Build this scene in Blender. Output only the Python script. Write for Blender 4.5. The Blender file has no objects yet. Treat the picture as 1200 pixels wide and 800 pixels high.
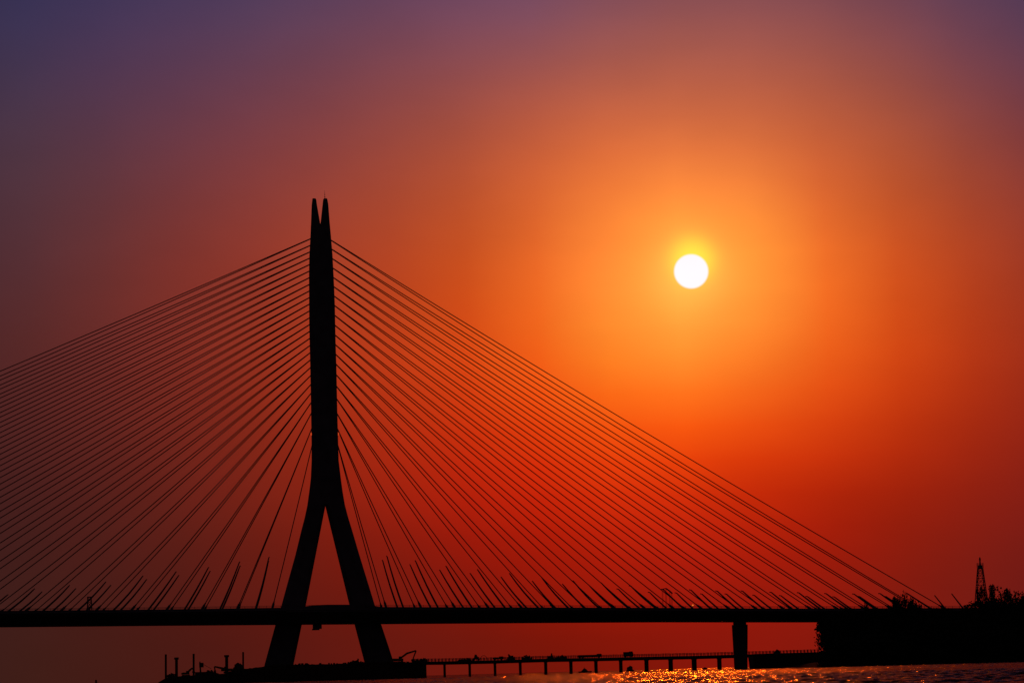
import bpy, bmesh, math, random
import numpy as np
from mathutils import Vector, Matrix
random.seed(7); rng = np.random.RandomState(5)
SC = bpy.context.scene
COL = SC.collection

# ------------------------------------------------------------------ camera
F = 4190.0                      # focal length in pixels of a 1200 px wide frame (about 16 degrees)
YAW, PITCH, ROLL = math.radians(4.23), math.radians(5.291), 0.0270
CAMH = 1.05
fw = Vector((math.sin(YAW)*math.cos(PITCH), math.cos(YAW)*math.cos(PITCH), math.sin(PITCH)))
r0 = Vector((math.cos(YAW), -math.sin(YAW), 0)); u0 = r0.cross(fw)
rt = r0*math.cos(ROLL) - u0*math.sin(ROLL); up = u0*math.cos(ROLL) + r0*math.sin(ROLL)
cd = bpy.data.cameras.new('camera'); cam = bpy.data.objects.new('camera', cd); COL.objects.link(cam)
cd.sensor_width = 36.0; cd.lens = 36.0*F/1200.0; cd.clip_start = 1.0; cd.clip_end = 90000.0
cam.matrix_world = Matrix(((rt.x, up.x, -fw.x, 0), (rt.y, up.y, -fw.y, 0), (rt.z, up.z, -fw.z, CAMH), (0, 0, 0, 1)))
SC.camera = cam
def ray(px, py):
    return (fw*F + rt*(px-600.0) - up*(py-400.0)).normalized()
def P(px, py, Y):               # the point of the vertical plane y = Y seen at that pixel
    d = ray(px, py); t = Y/d.y
    return Vector((d.x*t, Y, CAMH + d.z*t))
D = 1533.0                      # distance of the bridge's centre line
SUN = ray(810, 318)
SUN_AZ, SUN_EL = math.atan2(SUN.x, SUN.y), math.asin(SUN.z)

# ------------------------------------------------------------------ sky
SC.view_settings.view_transform = 'Standard'; SC.view_settings.look = 'None'
SC.view_settings.exposure = 0.0; SC.view_settings.gamma = 1.0
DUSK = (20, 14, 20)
SAMPLES = [(0,15,57,50,82),(310,15,87,61,88),(615,15,126,77,95),(900,15,143,80,80),(1185,15,93,62,86),(10,155,74,52,68),
 (310,155,124,62,68),(610,105,164,83,71),(810,125,203,104,68),(1010,125,172,85,61),(1190,155,130,61,61),(15,315,84,46,51),
 (210,305,125,51,45),(460,255,173,71,44),(615,215,206,95,50),(710,315,262,139,54),(810,225,262,144,62),(930,315,256,130,46),
 (1060,315,207,80,30),(1190,315,163,58,34),(615,405,240,93,24),(720,405,258,138,42),(810,415,262,146,48),(970,455,229,80,20),
 (1190,475,156,41,20),(5,422,84,39,38),(160,455,108,40,33),(490,435,198,60,20),(610,550,205,40,10),(810,505,246,83,14),
 (790,625,190,34,12),(970,585,177,36,10),(1190,605,129,29,20),(1110,665,126,28,17),(6,603,66,30,28),(10,745,63,30,25),
 (210,745,76,26,20),(515,750,108,24,14),(700,745,131,22,8),(878,750,140,24,12),(770,290,266,165,62),(850,290,266,165,62),
 (770,350,266,166,64),(850,350,266,166,64),(1100,780,118,26,17),(900,800,138,24,12),(500,800,105,24,15),(0,800,62,30,24),(1200,790,108,26,20),(950,220,222,106,50),(1080,200,174,78,48),(900,400,254,126,40),(700,200,228,113,56),(540,330,205,78,28),(450,100,134,70,74),(110,80,77,54,80),(110,235,96,52,58),(1090,400,196,64,20),(890,520,222,64,12),(760,65,168,90,76),(300,255,138,58,50),(710,455,254,108,24),(110,775,68,28,22),(1070,565,160,35,12),(1090,55,126,69,76)]
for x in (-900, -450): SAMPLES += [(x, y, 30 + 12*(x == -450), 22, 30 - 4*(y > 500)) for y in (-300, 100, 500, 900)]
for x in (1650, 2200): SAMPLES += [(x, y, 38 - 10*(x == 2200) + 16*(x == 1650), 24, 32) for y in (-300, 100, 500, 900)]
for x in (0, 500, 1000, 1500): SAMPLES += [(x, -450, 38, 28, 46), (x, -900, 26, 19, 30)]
S = np.array(SAMPLES, float)
def tps(r2): return np.where(r2 > 0, r2*np.log(np.maximum(r2, 1e-9)), 0)
pts = S[:, :2]/400.0
K = tps(((pts[:, None]-pts[None])**2).sum(2)) + np.eye(len(S))*0.004
A = np.block([[K, np.ones((len(S), 1)), pts], [np.ones((1, len(S))), np.zeros((1, 3))], [pts.T, np.zeros((2, 3))]])
W_ = np.linalg.solve(A, np.vstack([S[:, 2:], np.zeros((3, 3))]))
def sky_rgb(px, py):
    q = np.array([px, py], float)/400.0
    k = tps(((pts-q)**2).sum(1))
    c = np.concatenate([k, [1], q]) @ W_
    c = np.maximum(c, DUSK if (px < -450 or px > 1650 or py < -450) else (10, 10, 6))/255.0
    return [x/12.92 if x <= .04045 else ((x+.055)/1.055)**2.4 for x in c]
def px_of(az, el):
    d = Vector((math.sin(az)*math.cos(el), math.cos(az)*math.cos(el), math.sin(el)))
    k = F/d.dot(fw)
    return 600 + d.dot(rt)*k, 400 - d.dot(up)*k
world = bpy.data.worlds.new('World'); SC.world = world; world.use_nodes = True
nt = world.node_tree; nt.nodes.clear()
def N(t, **k):
    n = nt.nodes.new(t)
    for a, b in k.items(): setattr(n, a, b)
    return n
def lk(a, b): nt.links.new(a, b)
def mth(op, a, b=None, c=None, clamp=False):
    n = N('ShaderNodeMath', operation=op); n.use_clamp = clamp
    for i, v in enumerate((a, b, c)):
        if v is None: continue
        if hasattr(v, 'is_linked'): lk(v, n.inputs[i])
        else: n.inputs[i].default_value = v
    return n.outputs[0]
tc = N('ShaderNodeTexCoord'); sep = N('ShaderNodeSeparateXYZ'); lk(tc.outputs['Generated'], sep.inputs[0])
az = mth('ARCTAN2', sep.outputs[0], sep.outputs[1]); el = mth('ARCSINE', sep.outputs[2])
AZ0, AZ1, NA = math.radians(4.23-17), math.radians(4.23+19), 32
u = mth('DIVIDE', mth('SUBTRACT', az, AZ0), AZ1-AZ0, clamp=True)
EL = [math.radians(x) for x in list(np.arange(0, 12.5, .55)) + [13.2, 14.4, 16, 18, 21]]
prev = None
for j, e in enumerate(EL):
    rp = N('ShaderNodeValToRGB'); cr = rp.color_ramp; cr.interpolation = 'LINEAR'
    for i in range(NA):
        t = i/(NA-1.0); a = AZ0 + t*(AZ1-AZ0)
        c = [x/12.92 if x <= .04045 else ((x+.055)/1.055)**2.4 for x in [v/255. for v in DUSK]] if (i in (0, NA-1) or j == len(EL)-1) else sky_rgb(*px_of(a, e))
        if i == 0: s = cr.elements[0]; s.position = 0
        elif i == NA-1: s = cr.elements[-1]; s.position = 1
        else: s = cr.elements.new(t)
        s.color = (c[0], c[1], c[2], 1)
    lk(u, rp.inputs[0])
    if prev is None: prev = rp.outputs[0]; continue
    f = mth('DIVIDE', mth('SUBTRACT', el, EL[j-1]), e-EL[j-1], clamp=True)
    mx = N('ShaderNodeMix', data_type='RGBA'); lk(f, mx.inputs[0]); lk(prev, mx.inputs[6]); lk(rp.outputs[0], mx.inputs[7])
    prev = mx.outputs[2]
def lobe(d, sig_px, col, prev, amp=1.0):        # a radial glow round the direction d
    vd = N('ShaderNodeVectorMath', operation='DISTANCE'); lk(tc.outputs['Generated'], vd.inputs[0]); vd.inputs[1].default_value = d
    x = mth('DIVIDE', vd.outputs['Value'], sig_px/F)
    g = mth('MULTIPLY', mth('EXPONENT', mth('MULTIPLY', mth('POWER', x, 2.6), -1.0)), amp)
    m = N('ShaderNodeVectorMath', operation='SCALE'); m.inputs[0].default_value = col; lk(g, m.inputs[3])
    ad = N('ShaderNodeVectorMath', operation='ADD'); lk(prev, ad.inputs[0]); lk(m.outputs[0], ad.inputs[1])
    return ad.outputs[0], vd.outputs['Value']
prev, _ = lobe(SUN, 46, (.0, .10, .025), prev)
prev, _ = lobe(ray(812, 304), 25, (.0, .36, .0), prev)
_, dist = lobe(SUN, 10, (0, 0, 0), prev)
disc = N('ShaderNodeMapRange'); lk(dist, disc.inputs[0]); disc.interpolation_type = 'SMOOTHSTEP'
disc.inputs[1].default_value = 21.5/F; disc.inputs[2].default_value = 18.2/F; disc.inputs[3].default_value = 0; disc.inputs[4].default_value = 1
mx = N('ShaderNodeMix', data_type='RGBA'); lk(disc.outputs[0], mx.inputs[0]); lk(prev, mx.inputs[6]); mx.inputs[7].default_value = (1.0, .955, .985, 1)
nm = N('ShaderNodeMapping'); nm.inputs['Scale'].default_value = (1, 1, 2.2); lk(tc.outputs['Generated'], nm.inputs[0])
nn = N('ShaderNodeTexNoise'); nn.inputs['Scale'].default_value = 22; nn.inputs['Detail'].default_value = 5; lk(nm.outputs[0], nn.inputs['Vector'])
hz_ = mth('MULTIPLY_ADD', nn.outputs['Fac'], .20, .90)
hs_ = N('ShaderNodeVectorMath', operation='SCALE'); lk(mx.outputs[2], hs_.inputs[0]); lk(hz_, hs_.inputs[3])
bg = N('ShaderNodeBackground'); lk(hs_.outputs[0], bg.inputs[0]); bg.inputs[1].default_value = 1.0
wo = N('ShaderNodeOutputWorld'); lk(bg.outputs[0], wo.inputs[0])
world.cycles.sampling_method = 'MANUAL'; world.cycles.sample_map_resolution = 2048

# ------------------------------------------------------------------ sun lamp
sl = bpy.data.lights.new('sun', 'SUN'); so = bpy.data.objects.new('sun', sl); COL.objects.link(so)
sl.energy = 0.075; sl.angle = math.radians(.53); sl.color = (1, .12, .004)
so.rotation_euler = SUN.to_track_quat('Z', 'Y').to_euler()

# ------------------------------------------------------------------ materials
def mat(name, col, rough=.75, metal=0., noise=0., scale=1., bump=0., emit=None, estr=0.):
    m = bpy.data.materials.new(name); m.use_nodes = True; t = m.node_tree; b = t.nodes['Principled BSDF']
    b.inputs['Base Color'].default_value = (*col, 1); b.inputs['Roughness'].default_value = rough; b.inputs['Metallic'].default_value = metal
    if noise or bump:
        c = t.nodes.new('ShaderNodeTexCoord'); n = t.nodes.new('ShaderNodeTexNoise'); n.inputs['Scale'].default_value = scale; n.inputs['Detail'].default_value = 6
        t.links.new(c.outputs['Object'], n.inputs['Vector'])
    if noise:
        r = t.nodes.new('ShaderNodeValToRGB'); r.color_ramp.elements[0].position = .3; r.color_ramp.elements[1].position = .7
        r.color_ramp.elements[0].color = (*[x*(1-noise) for x in col], 1); r.color_ramp.elements[1].color = (*[min(1, x*(1+noise)) for x in col], 1)
        t.links.new(n.outputs['Fac'], r.inputs[0]); t.links.new(r.outputs[0], b.inputs['Base Color'])
    if bump:
        bp = t.nodes.new('ShaderNodeBump'); bp.inputs['Strength'].default_value = bump; t.links.new(n.outputs['Fac'], bp.inputs['Height']); t.links.new(bp.outputs[0], b.inputs['Normal'])
    if emit: b.inputs['Emission Color'].default_value = (*emit, 1); b.inputs['Emission Strength'].default_value = estr
    return m
M = {
 'concrete': mat('concrete', (.24, .235, .225), .85, noise=.25, scale=.25, bump=.15),
 'deck': mat('deck_steel', (.22, .225, .23), .6, noise=.2, scale=.2, bump=.1),
 'cable': mat('cable_sheath', (.10, .10, .105), .6, noise=.1, scale=1),
 'steel': mat('galvanised_steel', (.20, .20, .21), .6, .2, noise=.25, scale=1.5),
 'rust': mat('rusty_steel', (.12, .065, .04), .85, noise=.45, scale=.6, bump=.2),
 'paint': mat('yellow_machine_paint', (.35, .20, .03), .6, noise=.25, scale=1.2),
 'dark': mat('dark_rubber', (.03, .03, .03), .8, noise=.2, scale=3),
 'glass': mat('dark_glass', (.02, .025, .03), .15, noise=.1, scale=2),
 'bark': mat('bark', (.07, .05, .035), .9, noise=.4, scale=3, bump=.4),
 'leaf': mat('foliage', (.045, .07, .03), .8, noise=.5, scale=.35),
 'soil': mat('mud_and_soil', (.07, .055, .04), .9, noise=.4, scale=.15, bump=.4),
 'rock': mat('rock', (.12, .11, .10), .9, noise=.4, scale=.6, bump=.5),
 'red_lamp': mat('red_beacon_glass', (.5, .03, .02), .4, noise=.05, scale=1, emit=(1, .10, .02), estr=.55),
 'amber_lamp': mat('amber_lamp_glass', (.6, .2, .04), .4, noise=.05, scale=1, emit=(1, .22, .03), estr=.8),
}
# ------------------------------------------------------------------ helpers
def box(bm, a, b, rot=None):
    c = [(a[i]+b[i])/2. for i in range(3)]; s = [abs(b[i]-a[i]) for i in range(3)]
    m = Matrix.Translation(c)
    if rot is not None: m = m @ rot
    bmesh.ops.create_cube(bm, size=1, matrix=m @ Matrix.Diagonal((*s, 1)))
def tube(bm, p, r, n=6, cap=True):
    p = [Vector(x) for x in p]; rs = r if isinstance(r, (list, tuple)) else [r]*len(p); rings = []
    for i, q in enumerate(p):
        d = (p[min(i+1, len(p)-1)]-p[max(i-1, 0)]).normalized()
        a = d.orthogonal().normalized() if abs(d.x) < .01 and abs(d.z) < .01 else d.cross(Vector((0, 1, 0))).normalized()
        b = d.cross(a)
        rings.append([bm.verts.new(q + (a*math.cos(2*math.pi*k/n) + b*math.sin(2*math.pi*k/n))*rs[i]) for k in range(n)])
    for i in range(len(p)-1):
        for k in range(n):
            bm.faces.new((rings[i][k], rings[i][(k+1) % n], rings[i+1][(k+1) % n], rings[i+1][k]))
    if cap: bm.faces.new(rings[0][::-1]); bm.faces.new(rings[-1])
def cyl(bm, a, b, r, n=10): tube(bm, [a, b], r, n)
def prism(bm, poly, y0, y1):    # a polygon of (x, z) pushed through from y0 to y1
    f = [bm.verts.new((x, y0, z)) for x, z in poly]; g = [bm.verts.new((x, y1, z)) for x, z in poly]; n = len(poly)
    bm.faces.new(f); bm.faces.new(g[::-1])
    for i in range(n): bm.faces.new((f[i], g[i], g[(i+1) % n], f[(i+1) % n]))
def obj(name, bm, m, parent=None, loc=None, smooth=False):
    bmesh.ops.recalc_face_normals(bm, faces=bm.faces)
    me = bpy.data.meshes.new(name); 
    if loc is not None: bmesh.ops.translate(bm, verts=bm.verts, vec=-Vector(loc))
    bm.to_mesh(me); bm.free()
    if smooth: me.polygons.foreach_set('use_smooth', [True]*len(me.polygons))
    me.materials.append(M[m] if isinstance(m, str) else m)
    o = bpy.data.objects.new(name, me); COL.objects.link(o)
    if loc is not None: o.location = loc
    if parent is not None: o.parent = parent
    return o
def tag(o, label, cat, group=None):
    o['label'] = label; o['category'] = cat
    if group: o['group'] = group
    return o
def thing(name, label, cat, loc=(0, 0, 0), group=None):
    o = bpy.data.objects.new(name, None); COL.objects.link(o); o.location = loc; o.empty_display_size = .5
    return tag(o, label, cat, group)
def kids(o): return [c for c in bpy.data.objects if c.parent == o]
def copy_tree(o, loc=None, label=None, scale=None, rz=None):
    def cp(x, par):
        c = x.copy(); COL.objects.link(c); c.parent = par
        for k in [k for k in kids(x)]: cp(k, c)
        return c
    r = cp(o, None)
    if loc is not None: r.location = loc
    if label: r['label'] = label
    if scale is not None: r.scale = scale
    if rz is not None: r.rotation_euler.z = rz
    return r
BM = bmesh.new
lerp = np.interp

# ------------------------------------------------------------------ water
def wave_height(x, y):
    h = np.zeros_like(x); rr = np.random.RandomState(3)
    for k in range(48):
        lam = .62*1.062**k if k < 40 else rr.uniform(7, 16)
        th = rr.uniform(-1.35, 1.2); kx, ky = math.sin(th)*2*math.pi/lam, math.cos(th)*2*math.pi/lam
        amp = (.0115 if k < 22 else .0050 if k < 40 else .0008)*lam * rr.uniform(.6, 1.3)
        ph = kx*x + ky*y + rr.uniform(0, 6.28) + .9*np.sin(.031*x*rr.uniform(.5, 1.5)+rr.uniform(0, 6)) + .9*np.sin(.023*y*rr.uniform(.5, 1.5)+rr.uniform(0, 6))
        h += amp*(np.sin(ph) + .25*np.sin(2*ph+.5))
    patch = .75 + .35*np.sin(.011*x+.7)*np.sin(.0071*y+1.1) + .2*np.sin(.043*x+.013*y)
    return h*patch
def make_water():
    ys = [150.0]
    while ys[-1] < 2600: ys.append(ys[-1] + max(.36, (ys[-1]-380)*.0036 + .36))
    ys = np.array(ys); NX = 660
    t = np.linspace(0, 1, NX)
    X = ys[:, None]*(-.09 + .325*t[None]) ; Y = np.repeat(ys[:, None], NX, 1)
    X = X + rng.uniform(-.2, .2, X.shape)*(ys[:, None]*.325/NX); 
    Z = wave_height(X, Y)
    edge = np.minimum(1, np.minimum(t, 1-t)[None]*25)*np.minimum(1, (2600-Y)/700.)*np.minimum(1, (Y-149)/30.)
    Z = Z*edge
    V = np.stack([X, Y, Z], -1).reshape(-1, 3); n, m = len(ys), NX
    idx = np.arange(n*m).reshape(n, m)
    Q = np.stack([idx[:-1, :-1], idx[:-1, 1:], idx[1:, 1:], idx[1:, :-1]], -1).reshape(-1, 4)
    # the far and side sheets join on to the fine grid's corners
    c = [idx[0, 0], idx[0, -1], idx[-1, -1], idx[-1, 0]]
    B = 60000.0; o = len(V)
    V = np.vstack([V, [(-B, -B, 0), (B, -B, 0), (B, B, 0), (-B, B, 0)]])
    Q = np.vstack([Q, [(o, o+1, c[1], c[0]), (o+1, o+2, c[2], c[1]), (o+2, o+3, c[3], c[2]), (o+3, o, c[0], c[3])]])
    me = bpy.data.meshes.new('water'); me.vertices.add(len(V)); me.vertices.foreach_set('co', V.astype(np.float32).ravel())
    me.loops.add(Q.size); me.loops.foreach_set('vertex_index', Q.astype(np.int32).ravel())
    me.polygons.add(len(Q)); me.polygons.foreach_set('loop_start', np.arange(0, Q.size, 4, dtype=np.int32))
    me.update(calc_edges=True); me.polygons.foreach_set('use_smooth', [True]*len(Q))
    w = bpy.data.materials.new('river_water'); w.use_nodes = True; tt = w.node_tree; tt.nodes.clear()
    def tn(t, **k):
        q = tt.nodes.new(t)
        for i, v in k.items(): q.inputs[i.replace('_', ' ')].default_value = v
        return q
    L = lambda p, q: tt.links.new(p, q)
    g = tn('ShaderNodeNewGeometry'); mp = tn('ShaderNodeMapping', Scale=(1, .3, 1)); L(g.outputs['Position'], mp.inputs[0])
    nz = tn('ShaderNodeTexNoise', Scale=6.0, Detail=3.0); L(mp.outputs[0], nz.inputs['Vector'])
    bp = tn('ShaderNodeBump', Strength=1.0, Distance=.12); L(nz.outputs['Fac'], bp.inputs['Height'])
    body = tn('ShaderNodeBsdfDiffuse', Color=(.05, .032, .022, 1))
    rough = tn('ShaderNodeBsdfGlossy', Color=(.33, .25, .21, 1), Roughness=.36); fine = tn('ShaderNodeBsdfGlossy', Color=(.40, .32, .28, 1), Roughness=.055)
    fr = tn('ShaderNodeFresnel', IOR=1.333); m1 = tn('ShaderNodeMixShader', Fac=.68); m2 = tn('ShaderNodeMixShader')
    for q in (body, rough, fine, fr): L(bp.outputs[0], q.inputs['Normal'])
    L(rough.outputs[0], m1.inputs[1]); L(fine.outputs[0], m1.inputs[2]); L(fr.outputs[0], m2.inputs[0]); L(body.outputs[0], m2.inputs[1]); L(m1.outputs[0], m2.inputs[2])
    L(m2.outputs[0], tn('ShaderNodeOutputMaterial').inputs[0])
    me.materials.append(w)
    ob = bpy.data.objects.new('water', me); COL.objects.link(ob); ob['kind'] = 'structure'; ob['label'] = 'rippled river water catching the orange glitter of the sun'
make_water()

# ------------------------------------------------------------------ bridge
HW = 26.0                       # half the width of the deck
bridge = thing('cable_stayed_bridge', 'cable stayed bridge with one tall forked mast and a long level deck', 'bridge', (0, D, 0))
def bobj(name, bm, m, parent=None, **k):
    if parent is None: parent = bridge
    bmesh.ops.translate(bm, verts=bm.verts, vec=(0, -D, 0))
    return obj(name, bm, m, parent, **k)
TOP = [(-900, 722), (0, 717), (200, 715.2), (335, 713.2), (383, 712.4), (450, 712.4), (600, 712.8), (770, 713.3), (900, 714.2), (1110, 713.6), (1500, 712)]
BOT = [(-900, 738), (0, 733.5), (200, 731.6), (383, 730.3), (450, 729.8), (600, 728.7), (770, 727.6), (870, 727.7), (950, 727.7), (1110, 727), (1500, 725)]
tx = [P(a, b, D-HW) for a, b in TOP]; bx_ = [P(a, b, D-13) for a, b in BOT]
def ztop(x): return float(lerp(x, [v.x for v in tx], [v.z for v in tx]))
def zbot(x): return float(lerp(x, [v.x for v in bx_], [v.z for v in bx_]))
xs = list(np.linspace(tx[0].x+1, tx[-1].x-1, 66))
bm = BM(); prevr = None
for x in xs:
    t, b = ztop(x), zbot(x)
    ring = [bm.verts.new(v) for v in ((x, D-HW-1, t-.5), (x, D-HW, t), (x, D+HW, t), (x, D+HW+1, t-.5), (x, D+HW-.5, t-1.6), (x, D+14, b), (x, D-14, b), (x, D-HW+.5, t-1.6))]
    if prevr:
        for k in range(8): bm.faces.new((prevr[k], prevr[(k+1) % 8], ring[(k+1) % 8], ring[k]))
    else: bm.faces.new(ring)
    prevr = ring
bm.faces.new(prevr[::-1])
deck = bobj('deck', bm, 'deck')
for y in (D-HW+.25, D+HW-.25):                        # parapets with rails
    bm = BM()
    for i in range(len(xs)-1):
        a, b = xs[i], xs[i+1]
        prism(bm, [(a, ztop(a)+.003), (b, ztop(b)+.003), (b, ztop(b)+.62), (a, ztop(a)+.62)], y-.18, y+.18)
    bobj('parapet', bm, 'concrete', deck)
    bm = BM(); x = xs[0]
    while x < xs[-1]:
        box(bm, (x-.06, y-.06, ztop(x)+.6), (x+.06, y+.06, ztop(x)+1.45)); x += 3.0
    for hz in (1.02, 1.42):
        for i in range(len(xs)-1):
            cyl(bm, (xs[i], y, ztop(xs[i])+hz), (xs[i+1], y, ztop(xs[i+1])+hz), .06, 4)
    o = bobj('railing', bm, 'steel', deck)
# raised fairing round the mast
mastx0, mastx1 = P(330, 700, D).x, P(452, 700, D).x
for y0, y1 in ((D-HW-.6, D-HW+.6), (D+HW-.6, D+HW+.6)):
    bm = BM(); fa = [(335, 712.5), (350, 711), (368, 708.6), (383, 708), (420, 708), (437, 709.4), (455, 711.8)]
    q = [P(a, b, D-HW) for a, b in fa]
    prism(bm, [(v.x, v.z) for v in q] + [(q[-1].x, ztop(q[-1].x)-1.2), (q[0].x, ztop(q[0].x)-1.2)], y0, y1)
    bobj('wind_screen', bm, 'concrete', deck)
# gantry under the deck
bm = BM(); a, b = P(366.5, 730.2, D-8), P(377, 737.6, D-8)
box(bm, (a.x, D-11, b.z+.5), (b.x, D-5, a.z+.3)); box(bm, (a.x-.3, D-11.6, b.z), (b.x-1.0, D-4.4, b.z+.55))
bobj('inspection_gantry', bm, 'steel', deck)

# mast: rings of (x left, x right, y) in photograph pixels, thickness in metres
def loft(name, rows, m, parent, c=.22, **k):
    bm = BM(); pr = None
    for xl, xr, py, th in rows:
        a, b = P(xl, py, D), P(xr, py, D); w = b.x-a.x; ch = min(w, th)*c
        xz = [(a.x+ch, -th), (b.x-ch, -th), (b.x, -th+ch), (b.x, th-ch), (b.x-ch, th), (a.x+ch, th), (a.x, th-ch), (a.x, -th+ch)]
        ring = []
        for X, dy in xz:
            f = 0 if w == 0 else (X-a.x)/w
            ring.append(bm.verts.new((X, D+dy, a.z + (b.z-a.z)*f)))
        if pr:
            for i in range(8): bm.faces.new((pr[i], pr[(i+1) % 8], ring[(i+1) % 8], ring[i]))
        else: bm.faces.new(ring)
        pr = ring
    bm.faces.new(pr[::-1])
    return bobj(name, bm, m, parent, **k)
def rows(L, ys, th0, th1):
    return [(lerp(y, *zip(*L[0])), lerp(y, *zip(*L[1])), y, lerp(y, (ys[0], ys[-1]), (th0, th1))) for y in ys]
LE = [(233, 365.6), (240, 365.3), (263, 364.4), (280, 363.7), (299, 362.6), (321, 362.2), (377, 362.5), (400, 363), (440, 364), (500, 365), (535, 365.6), (560, 364.4), (575, 362.6), (591, 360.4), (606, 357.2), (620, 353.5), (650, 346.2), (680, 337.8), (710, 329.6), (731, 323), (777, 310.4), (800, 305)]
RE = [(233, 384), (240, 384.6), (263, 386.4), (280, 387.9), (299, 389.5), (328, 391), (355, 392.2), (395, 392.9), (430, 394), (480, 395), (540, 396.6), (560, 399), (575, 401), (591, 403.6), (606, 407.5), (620, 411.8), (650, 420.6), (680, 429.8), (710, 439), (731, 446), (770, 459), (800, 468)]
IL = [(591.5, 381.4), (707, 358.6), (777, 344), (800, 338)]; IR = [(591.5, 381.4), (707, 409.6), (773, 427), (800, 434)]
mast = loft('mast', rows((LE, RE), [263, 272, 280, 299, 321, 340, 360, 377, 400, 430, 460, 480, 500, 520, 540, 550, 560, 568, 575, 583, 591.5], 3.2, 6.6), 'concrete', None)
loft('mast_leg', rows((LE, IL), [591.5, 606, 620, 635, 650, 665, 680, 695, 710, 731, 755, 777, 800], 6.6, 8.5), 'concrete', mast)
loft('mast_leg', rows((IR, RE), [591.5, 606, 620, 635, 650, 665, 680, 695, 710, 731, 755, 777, 800], 6.6, 8.5), 'concrete', mast)
TL = [(233.2, 369.7), (234.5, 370.5), (240, 371.2), (264, 375.3)]; TR = [(233.2, 379.6), (234.5, 378.6), (240, 378), (264, 375.4)]
LE2 = [(233.2, 366.3), (234.5, 365.9), (240, 365.3), (264, 364.4)]; RE2 = [(233.2, 383), (234.5, 383.6), (240, 384.6), (264, 386.4)]
ty = [233.2, 234.5, 237, 240, 250, 264]
loft('mast_tip', rows((LE2, TL), ty, 2.2, 3.2), 'concrete', mast, c=.15)
loft('mast_tip', rows((TR, RE2), ty, 2.2, 3.2), 'concrete', mast, c=.15)
bm = BM(); a, b = P(380.8, 234, D), P(380.3, 223.5, D); tube(bm, [a, b], [.11, .04], 6)
for y, r in ((231, .3), (228, .2)): q = P(380.6, y, D); cyl(bm, q-Vector((0, 0, .1)), q+Vector((0, 0, .1)), r, 6)
bobj('lightning_rod', bm, 'steel', mast)
for px, dx in ((365.3, -.25), (395.6, .25)):
    q = P(px, 508.6, D); bm = BM()
    bmesh.ops.create_uvsphere(bm, u_segments=10, v_segments=6, radius=.42, matrix=Matrix.Translation((q.x+dx, D-3.2, q.z)))
    box(bm, (q.x+dx-.25, D-3.4, q.z-.7), (q.x+dx+.25, D-3.0, q.z-.35))
    bobj('warning_light', bm, 'red_lamp', mast)
# foundation
a, b = P(303, 790, D-12), P(472, 790, D-12)
bm = BM()
box(bm, (a.x, D-13, -3), (a.x+25, D+13, P(320, 781, D-13).z)); box(bm, (b.x-24, D-13, -3), (b.x, D+13, P(440, 778, D-13).z))
box(bm, (a.x+25.002, D-8, -3), (b.x-24.002, D+8, P(380, 785, D-8).z))
bobj('foundation', bm, 'concrete')
# cables
RA = [516.5, 499, 482, 465.3, 450.7, 437.5, 425.2, 413.8, 402.5, 391.4, 380, 368.5, 357, 346, 335, 324.3, 313.3, 302.3, 291.2, 280.6]
gaps = [41, 40, 39.5, 39, 38, 36, 35.5, 35, 34, 33, 32.5, 32, 32, 31.5, 31.5, 31.5, 31.5, 31.5, 31.5]
RF = [453.]
for g in gaps: RF.append(RF[-1]+g)
LA = [517, 499, 481.5, 469.5, 459, 449, 438.6, 429.4, 420.6, 412.2, 403.8, 395.5, 387.4, 379.5, 371.6, 363.6, 355.6, 348, 340.3, 332.7, 324.8, 317.1, 309.5, 302, 294.7, 287.1, 279.3]
LF = [319.]
for k in range(26): LF.append(LF[-1] - (41.5 if k < 8 else 38.6))
for feet, anch, sgn in ((LF, LA, -1), (RF, RA, 1)):
    edge = LE if sgn < 0 else RE
    for fx, ay in zip(feet, anch):
        X = P(fx, 714, D-HW).x
        an = P(lerp(ay, *zip(*edge)) - sgn*1.5, ay, D)
        for side in (-1, 1):
            ft = Vector((X, D+side*(HW-1.6), ztop(X)+.1)); at = Vector((an.x, D+side*.7, an.z))
            L = (at-ft).length; sag = .0052*L; n = 10
            pth = [ft.lerp(at, i/n) - Vector((0, 0, sag*4*(i/n)*(1-i/n))) for i in range(n+1)]
            bm = BM(); tube(bm, pth, .195, 6)
            c = bobj('stay_cable', bm, 'cable')
            d = (pth[1]-pth[0]).normalized()
            bm = BM(); tube(bm, [ft-d*.5, ft+d*2.6, ft+d*2.7, ft+d*3.6], [.55, .5, .34, .28], 8)
            bobj('anchor_sleeve', bm, 'steel', c)
# piers under the deck to the right
def pier(xl_t, xr_t, xl_b, xr_b, yt, yb):
    bm = BM(); a, b, c, d = P(xl_t, yt, D+4), P(xr_t, yt, D-4), P(xl_b, yb, D+4), P(xr_b, yb, D-4)
    z0 = -3; v = []
    for zz, l, r, th in ((z0, c.x, d.x, 3.6), (a.z, a.x, b.x, 4.4)):
        ch = .8; v.append([bm.verts.new(q) for q in ((l+ch, D-th, zz), (r-ch, D-th, zz), (r, D-th+ch, zz), (r, D+th-ch, zz), (r-ch, D+th, zz), (l+ch, D+th, zz), (l, D+th-ch, zz), (l, D-th+ch, zz))])
    for i in range(8): bm.faces.new((v[0][i], v[0][(i+1) % 8], v[1][(i+1) % 8], v[1][i]))
    bm.faces.new(v[0]); bm.faces.new(v[1][::-1])
    p = bobj('pier', bm, 'concrete')
    xm, w = (a.x+b.x)/2, (b.x-a.x)
    bm = BM(); box(bm, (xm-w*.40, D-3.4, a.z+.003), (xm+w*.40, D+3.4, zbot(xm)+.3)); bobj('bearing_block', bm, 'concrete', p)
pier(857.4, 876.4, 860.4, 876.2, 732, 784)
pier(1059, 1077, 1061, 1076, 731, 779)
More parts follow.
